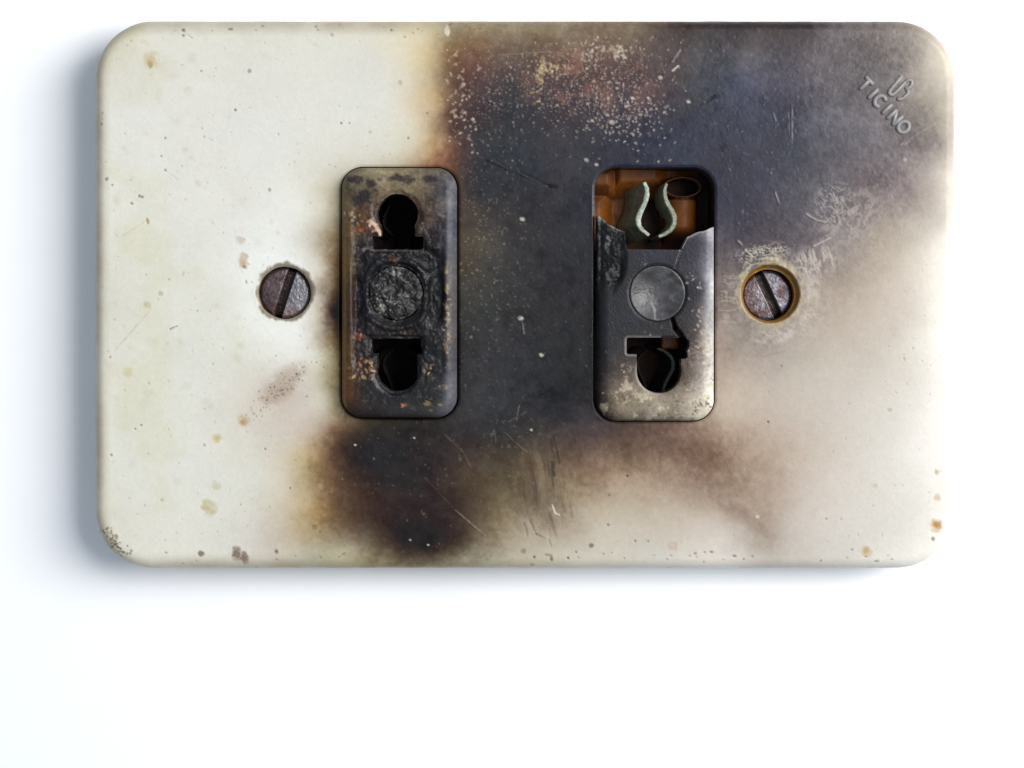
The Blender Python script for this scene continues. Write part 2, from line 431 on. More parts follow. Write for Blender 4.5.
    w = (sm(9, 3, np.abs(dd - 43)) * sm(-45, -10, an) * sm(125, 95, an) * sm(.38, .62, fbm(X, Y, 7, 193, 5, .65)) * .6)[..., None]
    C = C * (1 - w) + np.array([218, 210, 200]) * w
    w = (sm(7, 2, np.abs(dd - 34)) * sm(-170, -140, an) * sm(-20, -50, an) * sm(.4, .6, fbm(dd * 3, an * .3, 9, 195, 4, .65)) * .6)[..., None]
    C = C * (1 - w) + np.array([206, 196, 172]) * w
    flame(812, 318, 18, 44, (206, 196, 186), .8, .98, 12, 133, .4, .45)
    flame(730, 300, 16, 40, (190, 178, 165), .8, .98, 14, 137, .6, 0)
    # rim crust round the right screw
    d = circ(X, Y, *SCR_R)
    w = (sm(7, 1, d + (fbm(X, Y, 7, 141, 5, .65) - .5) * 18) * .7)[..., None]
    C = C * (1 - w) + np.array([196, 182, 150]) * w
    w = sm(1.6, .2, d + (fbm(X, Y, 7, 145) - .5) * 1.5)[..., None] * .9
    C = C * (1 - w) + np.array([158, 118, 68]) * w
    # grubby ring round the left screw
    d = circ(X, Y, *SCR_L)
    w = (sm(4, .5, d + (fbm(X, Y, 7, 143) - .5) * 7) * .8)[..., None]
    C = C * (1 - w) + np.array([120, 105, 88]) * w
    # wiped streaks low in the middle
    u = X * .98 + Y * .0; 
    stx = fbm((X - (Y - 480) * .20 + fbm(X, Y, 30, 157) * 8) / 1.0, Y / 12.0, 4.5, 151, 4, .6)
    m = sm(1, .3, np.hypot((X - 545 - (Y - 490) * .22) / 36, (Y - 490) / 58))
    w = (m * sm(.50, .72, stx) * .55)[..., None]
    C = C * (1 - w) + np.array([78, 64, 54]) * w
    w = (m * sm(.46, .28, stx) * .18)[..., None]
    C = C * (1 - w) + np.array([190, 172, 140]) * w
    # diagonal wiped veil lower right
    m = sm(1, .2, np.hypot(((X - 735) * .77 + (Y - 500) * .64) / 75, (-(X - 735) * .64 + (Y - 500) * .77) / 26))
    w = (m * sm(.40, .7, fbm((X * .77 + Y * .64) / 5, (-X * .64 + Y * .77), 13, 155, 4)) * .35)[..., None]
    C = C * (1 - w) + np.array([132, 112, 102]) * w
    # pinkish smear lower left with pin pricks
    m = sm(1, .3, np.hypot(((X - 283) * .75 - (Y - 385) * .66) / 44, ((X - 283) * .66 + (Y - 385) * .75) / 19))
    w = (m * sm(.42, .62, fbm(X, Y, 10, 161, 5, .6)) * .45)[..., None]
    C = C * (1 - w) + np.array([158, 136, 116]) * w

    r = np.random.default_rng(11)
    # heat blisters: hundreds of pale flecks on the upper char
    def flecks(n, cx, cy, sx, sy, smin, smax, col, amin=.5, amax=1, lim=None):
        for _ in range(n):
            x = r.normal(cx, sx); y = r.normal(cy, sy)
            if y < 36 or (lim and not lim(x, y)): continue
            rr = r.uniform(smin, smax) * (1 + (r.random() < .12) * .6)
            dab(C, X, Y, x, y, rr, np.array(col) * .95 + r.normal(0, 14), r.uniform(amin, amax) * .8, r.uniform(1, 2.1), r.normal(-.9, .7))
    L = lambda x, y: 446 < x < 690 and y < 176
    m = sm(.48, .66, fbm(X, Y, 16, 181, 5, .6)) * sm(1, .4, np.hypot((X - 590) / 95, (Y - 85) / 48))
    C += m[..., None] * np.array([34, 18, 12])
    flecks(480, 490, 90, 28, 36, .35, .75, (176, 158, 140), .25, .75, L)
    flecks(900, 592, 84, 36, 27, .35, .8, (190, 178, 156), .3, .85, L)
    flecks(380, 560, 76, 42, 22, .35, .8, (190, 168, 136), .3, .8, L)
    flecks(170, 628, 116, 20, 17, .5, 1.05, (208, 198, 180), .5, .95, L)
    flecks(46, 548, 69, 8, 5, .8, 1.7, (206, 184, 138), .5, .9, L)
    flecks(26, 539, 84, 3, 11, .8, 1.6, (206, 184, 136), .5, .95, L)
    flecks(40, 618, 52, 5, 5, .7, 1.3, (214, 202, 180), .5, .95, L)
    flecks(36, 591, 50, 6, 9, .7, 1.3, (214, 206, 188), .5, .95, L)
    flecks(90, 640, 70, 20, 18, .5, 1.0, (170, 150, 138), .3, .8, L)
    flecks(70, 460, 110, 9, 28, .7, 1.4, (214, 192, 166), .5, 1, L)
    flecks(80, 480, 270, 14, 50, .5, .9, (150, 140, 120), .25, .6, lambda x, y: x > 461)
    flecks(70, 520, 300, 60, 110, .5, .9, (140, 136, 132), .2, .55, lambda x, y: 461 < x < 592)
    flecks(60, 430, 460, 60, 36, .5, 1.0, (150, 135, 115), .25, .7, lambda x, y: y > 424)
    flecks(140, 760, 130, 70, 60, .5, .9, (160, 156, 156), .2, .5, lambda x, y: x > 716 or y < 160)
    for x, y, rr in ((522, 219, 2.2), (520, 318, 2.6), (541, 355, 1.9), (355, 445, 1.2), (414, 438, 1.0), (410, 540, 1.0), (428, 545, 1.0), (531, 430, 1.2),
                     (607, 115, 1.6), (632, 98, 1.7), (648, 98, 1.3), (688, 102, 2.2), (660, 78, 2.2), (586, 160, 1.7), (596, 165, 1.9), (612, 122, 2.6)):
        dab(C, X, Y, x, y, rr, (206, 198, 182), .9, 1.3, .5)
    # scratches
    for pts, w, c, a in ([[(672, 71), (678, 66)], 1.6, (236, 230, 222), 1], [[(672, 62), (680, 50)], 1.1, (170, 160, 158), .8],
                         [[(792, 105), (792, 143)], .8, (170, 168, 176), .55], [[(788, 112), (790, 143)], .7, (150, 148, 120), .4],
                         [[(773, 112), (776, 122)], .9, (170, 168, 172), .6], [[(900, 145), (945, 117)], 1.0, (190, 180, 174), .55],
                         [[(904, 145), (910, 141)], .9, (200, 194, 188), .7], [[(915, 279), (919, 303)], 1.2, (246, 242, 236), .85],
                         [[(552, 505), (555, 513), (559, 515)], 1.5, (232, 226, 214), .95], [[(500, 428), (517, 444), (527, 452)], .8, (150, 136, 116), .6],
                         [[(455, 510), (475, 527), (486, 536)], 1.1, (176, 158, 130), .6], [[(425, 478), (455, 510)], .7, (110, 96, 82), .5],
                         [[(516, 421), (519, 405)], .9, (150, 140, 128), .6], [[(508, 422), (526, 412)], .8, (150, 140, 128), .5],
                         [[(490, 437), (494, 430), (496, 443)], .9, (130, 122, 116), .6], [[(445, 435), (463, 452), (470, 466)], .9, (120, 108, 96), .6],
                         [[(540, 168), (568, 155), (582, 160)], 1.2, (38, 36, 42), .5], [[(485, 160), (520, 176), (545, 186), (555, 187)], 2.0, (28, 26, 30), .7],
                         [[(500, 55), (540, 52), (580, 54)], .7, (180, 160, 140), .5], [[(565, 160), (566, 230)], .6, (62, 62, 68), .5],
                         [[(520, 180), (560, 203)], .9, (36, 36, 40), .5], [[(512, 95), (512, 140)], .9, (40, 40, 46), .5],
                         [[(522, 322), (524, 334)], 1.0, (150, 140, 124), .7], [[(115, 350), (150, 310)], .9, (196, 186, 164), .6],
                         [[(120, 238), (146, 220)], .8, (200, 192, 172), .6], [[(165, 170), (178, 180)], .8, (206, 198, 170), .7],
                         [[(181, 29), (192, 38)], .8, (170, 160, 140), .7], [[(170, 329), (177, 326)], 1.0, (120, 112, 100), .8],
                         [[(760, 358), (785, 351)], .8, (150, 140, 132), .5], [[(880, 383), (950, 384)], .8, (250, 248, 244), .5],
                         [[(775, 192), (779, 203)], 1.4, (178, 168, 158), .8], [[(806, 214), (816, 220), (826, 222)], 1.8, (190, 182, 172), .8],
                         [[(814, 246), (830, 238)], 1.6, (206, 198, 190), .8], [[(738, 241), (742, 245)], 1.8, (180, 170, 160), .8],
                         [[(745, 250), (752, 256)], 1.8, (214, 206, 190), .8], [[(775, 248), (776, 262)], 2.2, (206, 196, 176), .7]):
        line(C, X, Y, pts, w * .72, np.array(c) * .96, a * .85, rag=1.1)
    for pts, w, a in ([[(553, 436), (557, 452), (559, 463)], 1.7, .8], [[(552, 463), (553, 475)], 3.0, .85], [[(551, 440), (552, 452)], 1.4, .6],
                      [[(524, 522), (528, 536)], 1.4, .5], [[(530, 520), (536, 534), (545, 538)], 1.5, .5], [[(549, 540), (552, 548)], 1.1, .5],
                      [[(569, 500), (572, 518)], 1.3, .45], [[(700, 105), (712, 97)], 2.2, .6], [[(632, 76), (640, 70)], 1.6, .5]):
        line(C, X, Y, pts, w * .9, (58, 50, 48), a * (.8 if pts[0][1] < 480 else .45), rag=2.6)
    # small brown and black specks scattered on the ivory
    spots = [(150, 64, 2.6, 1.6, (80, 55, 35)), (150, 60, 6, 1.5, (208, 190, 150)), (249, 71, 2.2, 1, (135, 125, 122)), (183, 30, 1.8, 1, (80, 65, 55)),
             (201, 71, 1.2, 1, (110, 95, 85)), (235, 110, 1.7, 1, (90, 88, 80)), (165, 138, 1.5, 1, (120, 115, 100)), (161, 156, 1.3, 1, (130, 115, 90)),
             (165, 170, 1.6, 1, (130, 130, 100)), (106, 179, 2.3, 1, (95, 65, 55)), (112, 185, 1.4, 1, (130, 110, 95)), (139, 196, 1.9, 1, (100, 95, 80)),
             (142, 197, 1.5, 1, (80, 70, 60)), (131, 203, 1.4, 1, (120, 105, 85)), (269, 190, 1.9, 1, (110, 110, 80)), (147, 221, 1.8, 2, (150, 125, 85)),
             (132, 204, 1.2, 1, (100, 90, 80)), (341, 123, 1.5, 1, (90, 85, 80)), (349, 123, 1.2, 1, (110, 100, 90)), (400, 83, 2.6, 1, (196, 170, 130)),
             (370, 132, 2.5, 1, (205, 178, 135)), (408, 138, 1.4, 1, (90, 75, 60)), (427, 113, 1.3, 1, (110, 80, 60)), (391, 30, 1.5, 1, (90, 75, 60)),
             (240, 240, 4.0, 1.2, (214, 200, 176)), (243, 260, 5.0, 1.7, (192, 160, 132)), (244, 267, 2.0, 1.2, (110, 85, 70)), (246, 282, 1.3, 2, (165, 150, 130)),
             (160, 294, 3.0, 1, (196, 190, 160)), (147, 305, 3.4, 1.2, (190, 182, 145)), (110, 357, 1.6, 1, (150, 145, 135)), (128, 372, 5.0, 1.2, (210, 204, 168)),
             (149, 394, 4.5, 1.3, (212, 208, 190)), (243, 422, 3.0, 1.4, (110, 80, 50)), (244, 421, 6, 1.2, (200, 178, 140)), (217, 438, 1.8, 1, (60, 52, 30)), (217, 438, 5.0, 1, (206, 196, 150)),
             (141, 425, 1.3, 1, (90, 80, 70)), (135, 429, 1.2, 1, (110, 100, 90)), (111, 455, 1.7, 1, (120, 110, 85)), (204, 445, 1.8, 1, (150, 145, 140)),
             (216, 486, 5.0, 1, (206, 200, 172)), (209, 507, 8.0, 1, (196, 184, 146)), (162, 500, 2.4, 1, (180, 172, 145)), (201, 554, 3.0, 1.2, (120, 110, 90)),
             (237, 554, 5.0, 1.5, (120, 102, 88)), (244, 558, 4.0, 1.6, (110, 92, 80)), (276, 552, 2.6, 1, (110, 98, 84)), (265, 449, 1.4, 1, (110, 100, 85)),
             (290, 488, 1.4, 1, (120, 80, 60)), (314, 527, 3.2, 1, (130, 110, 70)), (320, 532, 2, 1, (110, 90, 60)), (116, 537, 1.9, 1.6, (80, 70, 58)),
             (127, 546, 1.2, 1, (110, 98, 80)), (102, 113, 1.8, 1, (130, 115, 95)), (101, 124, 1.7, 1, (120, 105, 85)),
             (609, 495, 1.2, 1, (60, 50, 45)), (627, 476, 1.7, 1, (60, 55, 50)), (608, 525, 1.8, 1, (110, 100, 85)), (591, 546, 2.6, 1, (120, 110, 92)), (576, 552, 1.8, 1, (80, 70, 60)),
             (635, 541, 1.6, 1, (110, 100, 88)), (648, 541, 1.8, 1, (100, 95, 85)), (551, 558, 2.0, 2.2, (90, 75, 55)), (568, 558, 1.6, 1, (60, 50, 45)), (534, 557, 1.7, 1, (70, 60, 50)), (523, 551, 2.8, 1, (130, 115, 95)),
             (781, 366, 1.3, 1, (110, 100, 90)), (768, 422, 1.5, 1, (70, 62, 58)), (889, 410, 2.4, 1.3, (180, 170, 150)), (904, 359, 1.5, 1.6, (180, 172, 158)), (736, 466, 2.0, 1, (150, 138, 128)),
             (841, 519, 1.4, 1, (190, 160, 140)), (826, 519, 1.4, 1, (160, 120, 100)), (874, 486, 2.6, 1, (222, 206, 180)), (936, 472, 3.0, 1, (205, 200, 160)), (937, 498, 4.0, 1, (226, 208, 178)),
             (936, 525, 6.5, 1, (214, 178, 128)), (937, 525, 4.0, 1, (196, 150, 98)), (866, 551, 5.5, 1.1, (214, 190, 150)), (865, 551, 3.0, 1, (200, 168, 120)), (933, 539, 2.2, 1, (90, 88, 80)), 
             (757, 517, 2.2, 1, (235, 225, 215)), (862, 183, 3.2, 1.6, (120, 105, 108)), (904, 160, 2.2, 1, (200, 192, 188)), (672, 546, 4.6, 1, (198, 176, 160)), (672, 546, 2.6, 1, (214, 200, 186))]
    for x, y, rr, asp, c in spots: dab(C, X, Y, x, y, rr * (.85 if rr < 2.6 else 1), c, .62 if rr < 2.6 else .85, asp, 1.4 if asp > 1.4 else .3)
    for _ in range(460):
        x = r.uniform(100, 440); y = r.uniform(26, 562)
        c = np.array([[150, 140, 120], [120, 105, 90], [175, 160, 130]][r.integers(3)])
        dab(C, X, Y, x, y, r.uniform(.4, .95), c, r.uniform(.1, .45), r.uniform(1, 2), r.uniform(0, 3))
    for _ in range(60):
        x = r.uniform(100, 320); y = r.uniform(26, 562)
        dab(C, X, Y, x, y, r.uniform(2, 5), (205, 200, 176), r.uniform(.15, .4), r.uniform(1, 1.6), r.uniform(0, 3), soft=.9)
    for _ in range(260):
        x = r.uniform(580, 950); y = r.uniform(260, 562)
        dab(C, X, Y, x, y, r.uniform(.4, 1.0), (160, 146, 130), r.uniform(.1, .4), r.uniform(1, 2), r.uniform(0, 3))
    for _ in range(110):
        t = r.normal(0, 1); x = 283 + t * 19 + r.normal(0, 5); y = 387 - t * 15 + r.normal(0, 5)
        dab(C, X, Y, x, y, r.uniform(.35, .8), (96, 78, 66), r.uniform(.2, .7), r.uniform(1, 2), -.8)
    for _ in range(60):
        a = r.normal(2.5, .25); q = r.normal(46, 3); x = 150 + q * math.cos(a); y = 515 + q * math.sin(a)
        dab(C, X, Y, x, y, r.uniform(.6, 1.4), (90, 80, 62), r.uniform(.3, .8))
    for _ in range(100):
        x = r.uniform(150, 900); y = r.choice([r.normal(30, 3.5), r.normal(557, 3.5)])
        dab(C, X, Y, x, y, r.uniform(.6, 1.4), (110, 98, 84), r.uniform(.2, .6), r.uniform(1, 2.4), r.normal(0, .3))
    # bare white chip at the top edge
    dab(C, X, Y, 447, 31, 3.0, (226, 222, 206), .95, 2.1, math.pi / 2, soft=.25)
    C *= 1 - sm(120, 210, C.mean(-1))[..., None] * np.array([.010, .018, .030])
    C = np.clip(C, 6, 285)
    veil = (0.015 + 0.034 * sm(520, 860, X))[..., None]      # sheen that the glossy face adds on top of its own colour
    L_ = lin(C)
    return np.maximum(L_ - veil * sm(.5, .05, L_), L_ * .35) / E(X, Y)[..., None]
def plate_wall(x, y):
    c = np.zeros((len(x), 3)); m = np.zeros(len(x))
    for b in (INS_L, INS_R):
        k = np.abs(rrect(x, y, *b)) < 4
        c[k] = (.05, .035, .025); m[k] = .85
    k = np.abs(circ(x, y, *SCR_R)) < 6; c[k] = (.20, .09, .03); m[k] = .9
    k = np.abs(circ(x, y, *SCR_L)) < 4; c[k] = (.16, .12, .09); m[k] = .9
    return c, m
def plate_gloss(X, Y):
    return np.clip((fbm(X, Y, 40, 171, 5) - .5) * .3, -.2, .3)
plate = field('cover_plate', (91.5, 18, 959.5, 572), .9, plate_sdf, plate_h, TABLE + .3, plate_paint, plate_wall, M_PLATE, None,
              'ivory cover plate, scorched brown and black across its middle', plate_gloss, 2.2)
child_of_root(plate)

# ------------------------------------------------------------------ raised mark and lettering
def tube(name, strokes, rad, z, material, parent=None, sides=8):
    bm = bmesh.new()
    for pts in strokes:
        P = [Vector(((p[0] - CX) * K, (CY - p[1]) * K, z * K)) for p in pts]
        n = len(P); rings = []
        closed = (P[0] - P[-1]).length < 1e-6
        if closed: P = P[:-1]; n -= 1
        for i in range(n):
            a = P[i - 1] if (i > 0 or closed) else P[i]; b = P[(i + 1) % n] if (i < n - 1 or closed) else P[i]
            t = (b - a).normalized(); nrm = Vector((-t.y, t.x, 0))
            ring = [bm.verts.new(P[i] + nrm * rad * K * math.cos(2 * math.pi * j / sides) + Vector((0, 0, 1)) * rad * K * .75 * math.sin(2 * math.pi * j / sides)) for j in range(sides)]
            rings.append(ring)
        m = n if closed else n - 1
        for i in range(m):
            A = rings[i]; B = rings[(i + 1) % n]
            for j in range(sides):
                bm.faces.new((A[j], A[(j + 1) % sides], B[(j + 1) % sides], B[j]))
        if not closed:
            for ring, s_, q in ((rings[0], -1, P[0]), (rings[-1], 1, P[-1])):
                t = (P[1] - P[0]).normalized() * -1 if s_ < 0 else (P[-1] - P[-2]).normalized()
                c = bm.verts.new(q + t * rad * K * .8)
                for j in range(sides): bm.faces.new((ring[j], ring[(j + 1) % sides], c))
    bmesh.ops.recalc_face_normals(bm, faces=bm.faces)
    me = bpy.data.meshes.new(name); bm.to_mesh(me); bm.free()
    for p in me.polygons: p.use_smooth = True
    return link(name, me, material, parent)
def arc(cx, cy, rx, ry, a0, a1, n=14):
    return [(cx + rx * math.cos(math.radians(a0 + (a1 - a0) * i / n)), cy + ry * math.sin(math.radians(a0 + (a1 - a0) * i / n))) for i in range(n + 1)]
GLY = {   # strokes on a cell 0..w wide, 0 (foot) .. 1 (head) high
 'T': (.8, [[(0, 1), (.8, 1)], [(.4, 1), (.4, 0)]]),
 'I': (.1, [[(.05, 0), (.05, 1)]]),
 'C': (.75, [[(.42 + .40 * math.cos(math.radians(a)), .5 + .5 * math.sin(math.radians(a))) for a in range(50, 311, 20)]]),
 'N': (.72, [[(0, 0), (0, 1)], [(0, 1), (.72, 0)], [(.72, 0), (.72, 1)]]),
 'O': (.86, [[(.43 + .43 * math.cos(math.radians(a)), .5 + .5 * math.sin(math.radians(a))) for a in range(0, 361, 20)]]),
}
M_LETTER = mat('embossed_ivory_grime', color=(0.20, 0.188, 0.185), rough=0.38, spec=0.4, grain=0.15, bump=0.15)
ang = math.radians(47.5); ca, sa = math.cos(ang), math.sin(ang)
H = 12.0
pos = {0: -4.8, 1: 11.6, 2: 17.2, 3: 32.2, 4: 40.0, 5: 52.0}
ox, oy = 860.4, 88.8                      # foot of the first letter
for i, ch in enumerate('TICINO'):
    w, st = GLY[ch]
    S = [[(ox + (pos[i] + u * H) * ca + v * H * sa, oy + (pos[i] + u * H) * sa - v * H * ca) for u, v in s_] for s_ in st]
    tube('raised_letter', S, 2.3, .25, M_LETTER, plate)
logo = [[(899.8, 77.2), (902.4, 75.6), (896, 83.0), (889.6, 90.5), (889, 93), (890.5, 94.8), (893, 94.6), (895.2, 92.8), (905.5, 82)],
        [(905.5, 82), (908, 80), (911, 80), (912, 82.5), (911, 86), (908.5, 88.6), (905.6, 88.4)],
        [(907, 89.8), (908.4, 91.6), (907.5, 94), (903.5, 98), (900, 99.5), (897.5, 98.8)]]
tube('raised_emblem', logo, 2.05, .25, M_LETTER, plate)

# ------------------------------------------------------------------ socket inserts
HI = 14.0
def fillet(s, R=12.0, H=HI):
    t = np.clip(R + s, 0, R)
    return H - R + np.sqrt(np.maximum(R * R - t * t, 0))
def dark_wall(x, y): return np.tile(np.array([[.025, .02, .018]]), (len(x), 1)), np.full(len(x), .8)

# left insert, intact but charred
KL = [(398.5, 214.5, 20.0), (398.0, 370.5, 20.5)]
def ins_l_sdf(x, y):
    wob = (fbm(x, y, 7, 201) - .5) * 1.6
    s = rrect(x, y, *INS_L)
    k1 = np.minimum(circ(x, y, *KL[0]), rrect(x, y, 373, 236.5, 424, 249.5, 1.5))
    k1 = np.minimum(k1, rrect(x, y, 381.5, 222, 415.5, 245, 1))
    k2 = np.minimum(np.minimum(circ(x, y, *KL[1]), rrect(x, y, 378, 348, 418, 370, 1)), rrect(x, y, 372, 338.5, 422, 353.5, 1.5))
    return np.maximum(np.maximum(s, -np.minimum(k1, k2) - wob), -circ(x, y, 397, 293, 27.4) - wob)
def ins_l_h(x, y):
    s = rrect(x, y, *INS_L)
    h = fillet(s)
    k1 = np.minimum(circ(x, y, *KL[0]), rrect(x, y, 373, 236.5, 424, 249.5, 1.5))
    k1 = np.minimum(k1, rrect(x, y, 381.5, 222, 415.5, 245, 1))
    k2 = np.minimum(np.minimum(circ(x, y, *KL[1]), rrect(x, y, 378, 348, 418, 370, 1)), rrect(x, y, 372, 338.5, 422, 353.5, 1.5))
    k = np.minimum(k1, k2)
    h = h - 3.0 * (1 - sm(0, 4.5, k + (fbm(x, y, 8, 203) - .5) * 5)) * sm(-2, -14, s)
    ins = sm(-9, -15, s)
    # burnt-out hollows beside the middle disc
    hollow = sm(.25, 1, sm(1, .2, np.hypot((x - 437) / 15, (y - 296) / 50)))
    hollow = np.maximum(hollow, .7 * sm(1, .3, np.hypot((x - 432) / 16, (y - 262) / 18)))
    hollow = np.maximum(hollow, .6 * sm(1, .3, np.hypot((x - 358) / 9, (y - 300) / 34)))
    h = h - 7.5 * hollow * ins
    d = circ(x, y, 397, 293, 28)
    h = h - 2.0 * sm(4, 0, d)
    char = sm(200, 245, y) * sm(385, 345, y)
    n = fbm(x, y, 20, 211, 6, .6) - .5
    h = h + n * (1.2 + 6.0 * char) * ins + (fbm(x, y, 3.4, 215, 3) - .5) * (.5 + 1.3 * char) * (.35 + .65 * ins)
    # the web between the two openings stands a little proud and has a broken edge
    web = rrect(x, y, 366, 250, 427, 337, 3) + (fbm(x, y, 12, 217) - .5) * 6
    h = h - 1.6 * sm(-1, 1, web) * char * ins
    an = np.abs(np.sin(np.arctan2(y - 293, x - 397)))
    rid = sm(4.5, 1, np.abs(np.hypot(x - 397, y - 293) - 34.5 - n * 8)) * sm(.45, .7, an)
    h = h + 2.6 * rid - 1.5 * sm(.3, .8, fbm(x, y, 18, 219, 3)) * char * ins
    return h
def ins_l_paint(X, Y):
    P = [(345,180,112,104,82),(345,220,118,98,62),(345,260,112,84,48),(346,300,84,60,40),(346,340,92,66,40),(346,390,104,70,38),(352,412,60,44,34),
         (365,175,122,112,90),(400,175,124,114,90),(435,175,112,104,92),(365,195,86,76,64),(365,215,92,68,52),(380,190,120,106,84),(420,190,112,98,76),
         (430,215,86,72,62),(447,190,84,82,88),(450,230,90,90,98),(450,280,96,92,92),(450,330,92,86,86),(450,380,86,86,92),(447,405,88,88,94),
         (362,250,50,48,54),(362,290,52,50,56),(362,330,56,50,54),(366,360,60,50,48),(370,385,48,44,46),(395,255,56,52,52),(395,330,60,52,50),(430,250,46,43,48),
         (435,290,32,30,36),(432,340,40,38,44),(440,370,46,46,54),(400,405,50,48,50),(430,400,56,54,54),(375,405,52,48,48),(437,240,56,52,58)]
    C = rbf(P, X, Y, 6, 3)
    n = fbm(X, Y, 12, 221, 5, .65) - .5
    top = sm(250, 215, Y)
    C += (n * (26 + 70 * top))[..., None] * np.array([1, .93, .8])
    w = (sm(.55, .68, fbm(X, Y, 13, 225, 4, .6)) * top * sm(-6, -11, rrect(X, Y, *INS_L)) * .7)[..., None]
    C = C * (1 - w) + np.array([48, 42, 44]) * w
    midz = sm(232, 250, Y) * sm(420, 395, Y) * sm(-9, -15, rrect(X, Y, *INS_L))
    C *= (1 - .22 * midz)[..., None]
    for cx, cy, rx, ry in ((356, 181, 9, 5), (372, 184, 6, 4), (397, 179, 12, 4), (410, 182, 7, 4), (431, 180, 10, 4), (362, 200, 11, 9), (436, 236, 9, 10)):
        w = (sm(1.2, .4, np.hypot((X - cx) / rx, (Y - cy) / ry) + (fbm(X, Y, 6, 227, 4, .65) - .5) * 1.6) * .75)[..., None]
        C = C * (1 - w) + np.array([44, 38, 42]) * w
    w = (sm(3.5, 1, np.abs(rrect(X, Y, *INS_L) + 3)) * sm(350, 346, X) * .6)[..., None]
    C = C * (1 - w) + np.array([140, 112, 78]) * w
    # ashy grey speckle
    w = (sm(.64, .8, fbm(X, Y, 4, 231, 3, .6)) * .35)[..., None]
    C = C * (1 - w) + np.array([120, 114, 110]) * w
    # worn pale edge of the burnt hollow
    w = (sm(3.2, .5, np.abs(X - 447 - (fbm(Y, Y * 0, 12, 233) - .5) * 5)) * sm(250, 275, Y) * sm(360, 340, Y) * sm(.42, .62, fbm(X, Y, 6, 235)) * .9)[..., None]
    C = C * (1 - w) + np.array([170, 146, 112]) * w
    r = np.random.default_rng(5)
    def rust(cx, cy, sx, sy, n_, col, rr=1.6):
        for _ in range(n_): dab(C, X, Y, r.normal(cx, sx), r.normal(cy, sy), r.uniform(.5, rr), np.array(col) * .95 + r.normal(0, 16), r.uniform(.3, .9), r.uniform(1, 2.2), r.uniform(0, 3))
    rust(364, 228, 7, 3, 26, (158, 92, 62)); rust(374, 226, 4, 5, 12, (214, 178, 148), 1.9); rust(356, 219, 4, 4, 14, (180, 160, 138))
    rust(360, 335, 4, 2.2, 20, (176, 98, 76)); rust(362, 366, 7, 4, 30, (176, 128, 92)); rust(373, 368, 1.6, 6, 16, (210, 170, 128)); rust(362, 377, 5, 1, 12, (196, 160, 116))
    rust(428, 371, 4, 4, 14, (172, 138, 100)); rust(404, 404, 4, 1.2, 8, (190, 124, 90)); rust(431, 404, 4, 3, 12, (150, 130, 92)); rust(441, 386, 3, 2, 8, (168, 150, 112))
    rust(392, 257, 3, 2.5, 10, (130, 84, 66)); rust(368, 249, 4, 1.3, 10, (150, 124, 108)); rust(448, 310, 2.2, 12, 22, (190, 164, 124), 1.4); rust(372, 326, 4, 2, 8, (130, 90, 76))
    rust(447, 350, 2.5, 8, 16, (160, 130, 96), 1.2); rust(402, 332, 12, 3, 12, (110, 86, 72))
    line(C, X, Y, [(373, 206), (372.5, 214), (375, 222)], 2.0, (136, 124, 118), .6, 2.2)
    line(C, X, Y, [(372, 222), (376, 226), (381, 233)], 2.6, (226, 198, 168), .85, 2.4)  # highlight curve beside the upper opening, painted pale
    line(C, X, Y, [(366, 248), (375, 250.8), (400, 250.8), (424, 251.5)], 1.1, (118, 108, 106), .7, 1.5)
    line(C, X, Y, [(374, 336.8), (400, 337.0), (420, 336.8)], 1.0, (104, 96, 94), .7, 1.5)
    line(C, X, Y, [(373, 375), (378, 386), (384, 391)], 1.8, (140, 136, 134), .6, 2.4)
    L_ = lin(np.clip(C * .95, 6, 250)); return np.maximum(L_ * .85 - .012, L_ * .35)
ins_l = field('socket_insert', (340, 166, 459, 420), .85, ins_l_sdf, ins_l_h, -10, ins_l_paint, dark_wall, M_CHAR, None,
              'intact left insert with two keyhole openings, blackened and blistered around its middle disc')
child_of_root(ins_l)
def disc_l_h(x, y):
    d = circ(x, y, 397, 293, 26.5)
    n = fbm(x, y, 9, 241, 5, .65) - .5
    r1 = 1 - np.abs(fbm(x, y, 14, 245, 4) - .5) * 2
    return 12.0 + sm(0, -6, d) * 2.0 + n * 9.0 + r1 * 2.2 - 2.5 - 3.0 * sm(9, 3, np.hypot(x - 398, y - 288))
def disc_l_paint(X, Y):
    C = np.zeros(X.shape + (3,)) + np.array([50, 48, 48])
    C += ((fbm(X, Y, 7, 251, 4, .65) - .5) * 60)[..., None]
    w = (sm(.60, .78, fbm(X, Y, 5, 255, 3, .6)) * .7)[..., None]
    C = C * (1 - w) + np.array([128, 124, 120]) * w
    r = np.random.default_rng(9)
    for cx, cy, n_ in ((382, 308, 30), (396, 271, 26), (395, 302, 20), (378, 297, 12)):
        for _ in range(n_): dab(C, X, Y, r.normal(cx, 4), r.normal(cy, 3), r.uniform(.4, 1.2), (176, 170, 162), r.uniform(.3, .85), r.uniform(1, 2), r.uniform(0, 3))
    L_ = lin(np.clip(C, 6, 230)); return np.maximum(L_ * .7 - .008, L_ * .35)
d_l = field('centre_disc', (369, 265, 425, 321), .7, lambda x, y: circ(x, y, 397, 293, 26.3) + (fbm(x, y, 8, 261) - .5) * 2.0, disc_l_h, -4, disc_l_paint, dark_wall, M_CHAR, ins_l,
            'crusted charred disc')

